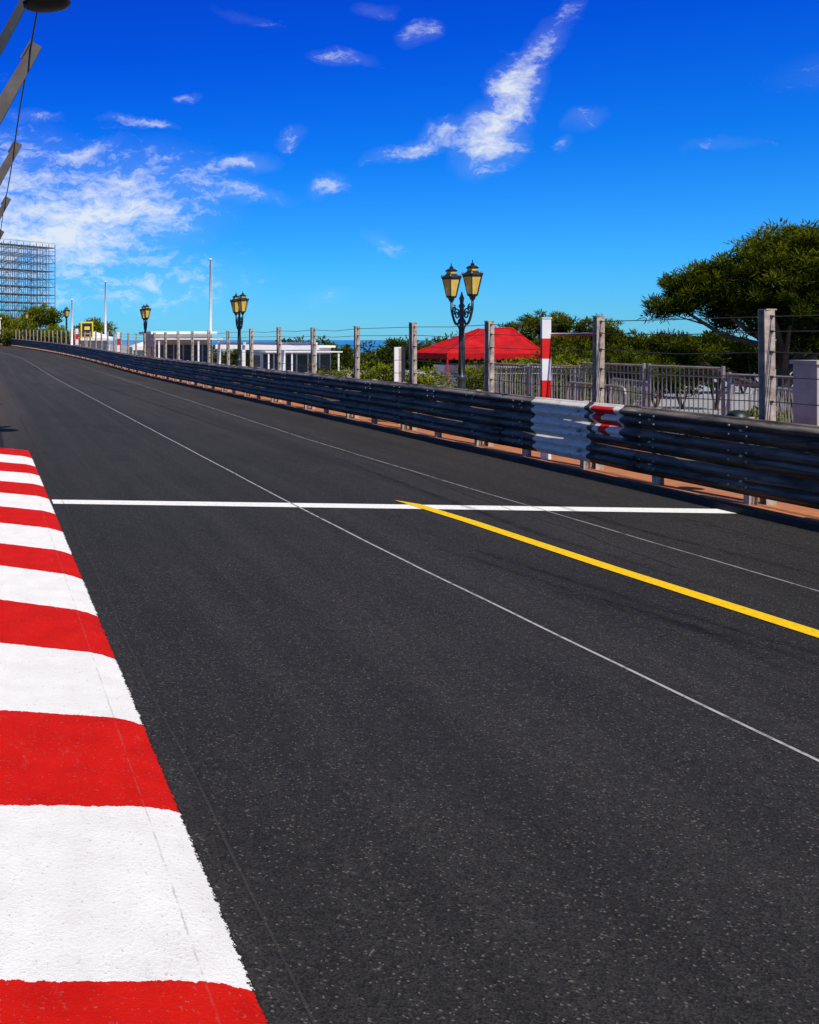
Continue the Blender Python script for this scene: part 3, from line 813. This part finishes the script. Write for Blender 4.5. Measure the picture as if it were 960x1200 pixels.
wn=N(nt,"ShaderNodeTexNoise"); wn.inputs["Scale"].default_value=14; wn.inputs["Detail"].default_value=5; wn.inputs["Roughness"].default_value=.6; L(nt,cb.outputs[0],wn.inputs["Vector"])
sub=N(nt,"ShaderNodeVectorMath",operation='SUBTRACT'); L(nt,wn.outputs["Color"],sub.inputs[0]); sub.inputs[1].default_value=(.5,.5,.5)
scl=N(nt,"ShaderNodeVectorMath",operation='SCALE'); L(nt,sub.outputs[0],scl.inputs[0]); scl.inputs["Scale"].default_value=.045
ad=N(nt,"ShaderNodeVectorMath",operation='ADD'); L(nt,cb.outputs[0],ad.inputs[0]); L(nt,scl.outputs[0],ad.inputs[1])
CL=[(.515,.205,.045,.030,60,1.0),(.54,.25,.055,.026,60,.95),(.57,.30,.05,.018,55,.62),(.595,.335,.035,.012,50,.35),(.46,.205,.05,.013,22,.62),(.415,.19,.04,.009,5,.42),(.365,.285,.042,.010,-5,.45),(.447,.312,.03,.013,15,.5),(.40,.335,.03,.008,0,.45),
    (.618,.224,.03,.010,25,.42),(.59,.20,.02,.008,20,.3),(.75,.202,.07,.008,8,.25),(.27,.33,.05,.008,-10,.22),(.86,.28,.06,.006,5,.25),
    (.16,.222,.045,.006,-5,.5),(.10,.19,.055,.012,15,.7),(.05,.228,.045,.006,0,.4),(.205,.25,.02,.005,0,.4),(.26,.178,.045,.009,8,.7),(.245,.15,.08,.011,0,.62),(.315,.205,.025,.012,20,.42),(.35,.16,.03,.012,10,.42),
    (.08,.115,.19,.065,12,.95),(.02,.165,.12,.05,5,.65),(.14,.06,.18,.035,0,.5),(.41,.10,.03,.009,-25,.38),(.355,.043,.04,.010,10,.32),(.19,.18,.04,.009,0,.45),(-.25,.2,.25,.08,10,.7),(.95,.3,.2,.03,15,.3),(-.7,.3,.3,.06,5,.6)]
acc=None
for (a,b_,ra,rb,ang,st) in CL:
    mp=N(nt,"ShaderNodeMapping",vector_type='TEXTURE'); L(nt,ad.outputs[0],mp.inputs[0])
    mp.inputs["Location"].default_value=(a,b_,0); mp.inputs["Rotation"].default_value=(0,0,math.radians(ang)); mp.inputs["Scale"].default_value=(ra*1.35,rb*1.7,100)
    ln=N(nt,"ShaderNodeVectorMath",operation='LENGTH'); L(nt,mp.outputs[0],ln.inputs[0])
    e=mapr(nt,ln.outputs["Value"],0,1,st,0,'SMOOTHSTEP')
    acc=e if acc is None else mathn(nt,'MAXIMUM',acc,e)
def cn(scale,det,rg,sc,rot):
    mp=N(nt,"ShaderNodeMapping"); L(nt,ad.outputs[0],mp.inputs[0]); mp.inputs["Scale"].default_value=sc; mp.inputs["Rotation"].default_value=(0,0,rot)
    n_=N(nt,"ShaderNodeTexNoise"); n_.inputs["Scale"].default_value=scale; n_.inputs["Detail"].default_value=det; n_.inputs["Roughness"].default_value=rg
    L(nt,mp.outputs[0],n_.inputs["Vector"]); return n_.outputs["Fac"]
n1=cn(20,9,.68,(1,2.6,1),-.35); n2=cn(70,6,.7,(1,2.0,1),-.45)
nn_=mathn(nt,'ADD',mathn(nt,'MULTIPLY',n1,.65),mathn(nt,'MULTIPLY',n2,.35))
den=mapr(nt,mathn(nt,'ADD',nn_,mathn(nt,'MULTIPLY',acc,.28)),.60,.94,0,1)
den=mathn(nt,'MULTIPLY',den,mapr(nt,acc,0,.4,0,1))
haze=mapr(nt,acc,.1,1.0,0,.34)
den=mathn(nt,'MINIMUM',mathn(nt,'ADD',mathn(nt,'MULTIPLY',den,1.08),mathn(nt,'MULTIPLY',haze,n1)),.85)
fin=mixc(nt,den,skycol,(9.4,9.9,10.1))
L(nt,fin,bg.inputs[0]); bg.inputs[1].default_value=.09

# ------------------------------------------------------------------ camera
cam=bpy.data.cameras.new("camera"); co=bpy.data.objects.new("camera",cam); COL.objects.link(co)
co.location=(0,0,2.1); co.rotation_euler=(math.radians(90),0,0)
cam.sensor_fit='VERTICAL'; cam.sensor_height=36; cam.sensor_width=36; cam.lens=1150/1200*36
cam.shift_x=500/1200; cam.shift_y=-202/1200; cam.clip_start=.1; cam.clip_end=20000
scene.camera=co
scene.view_settings.view_transform='Standard'; scene.view_settings.look='None'; scene.view_settings.exposure=0
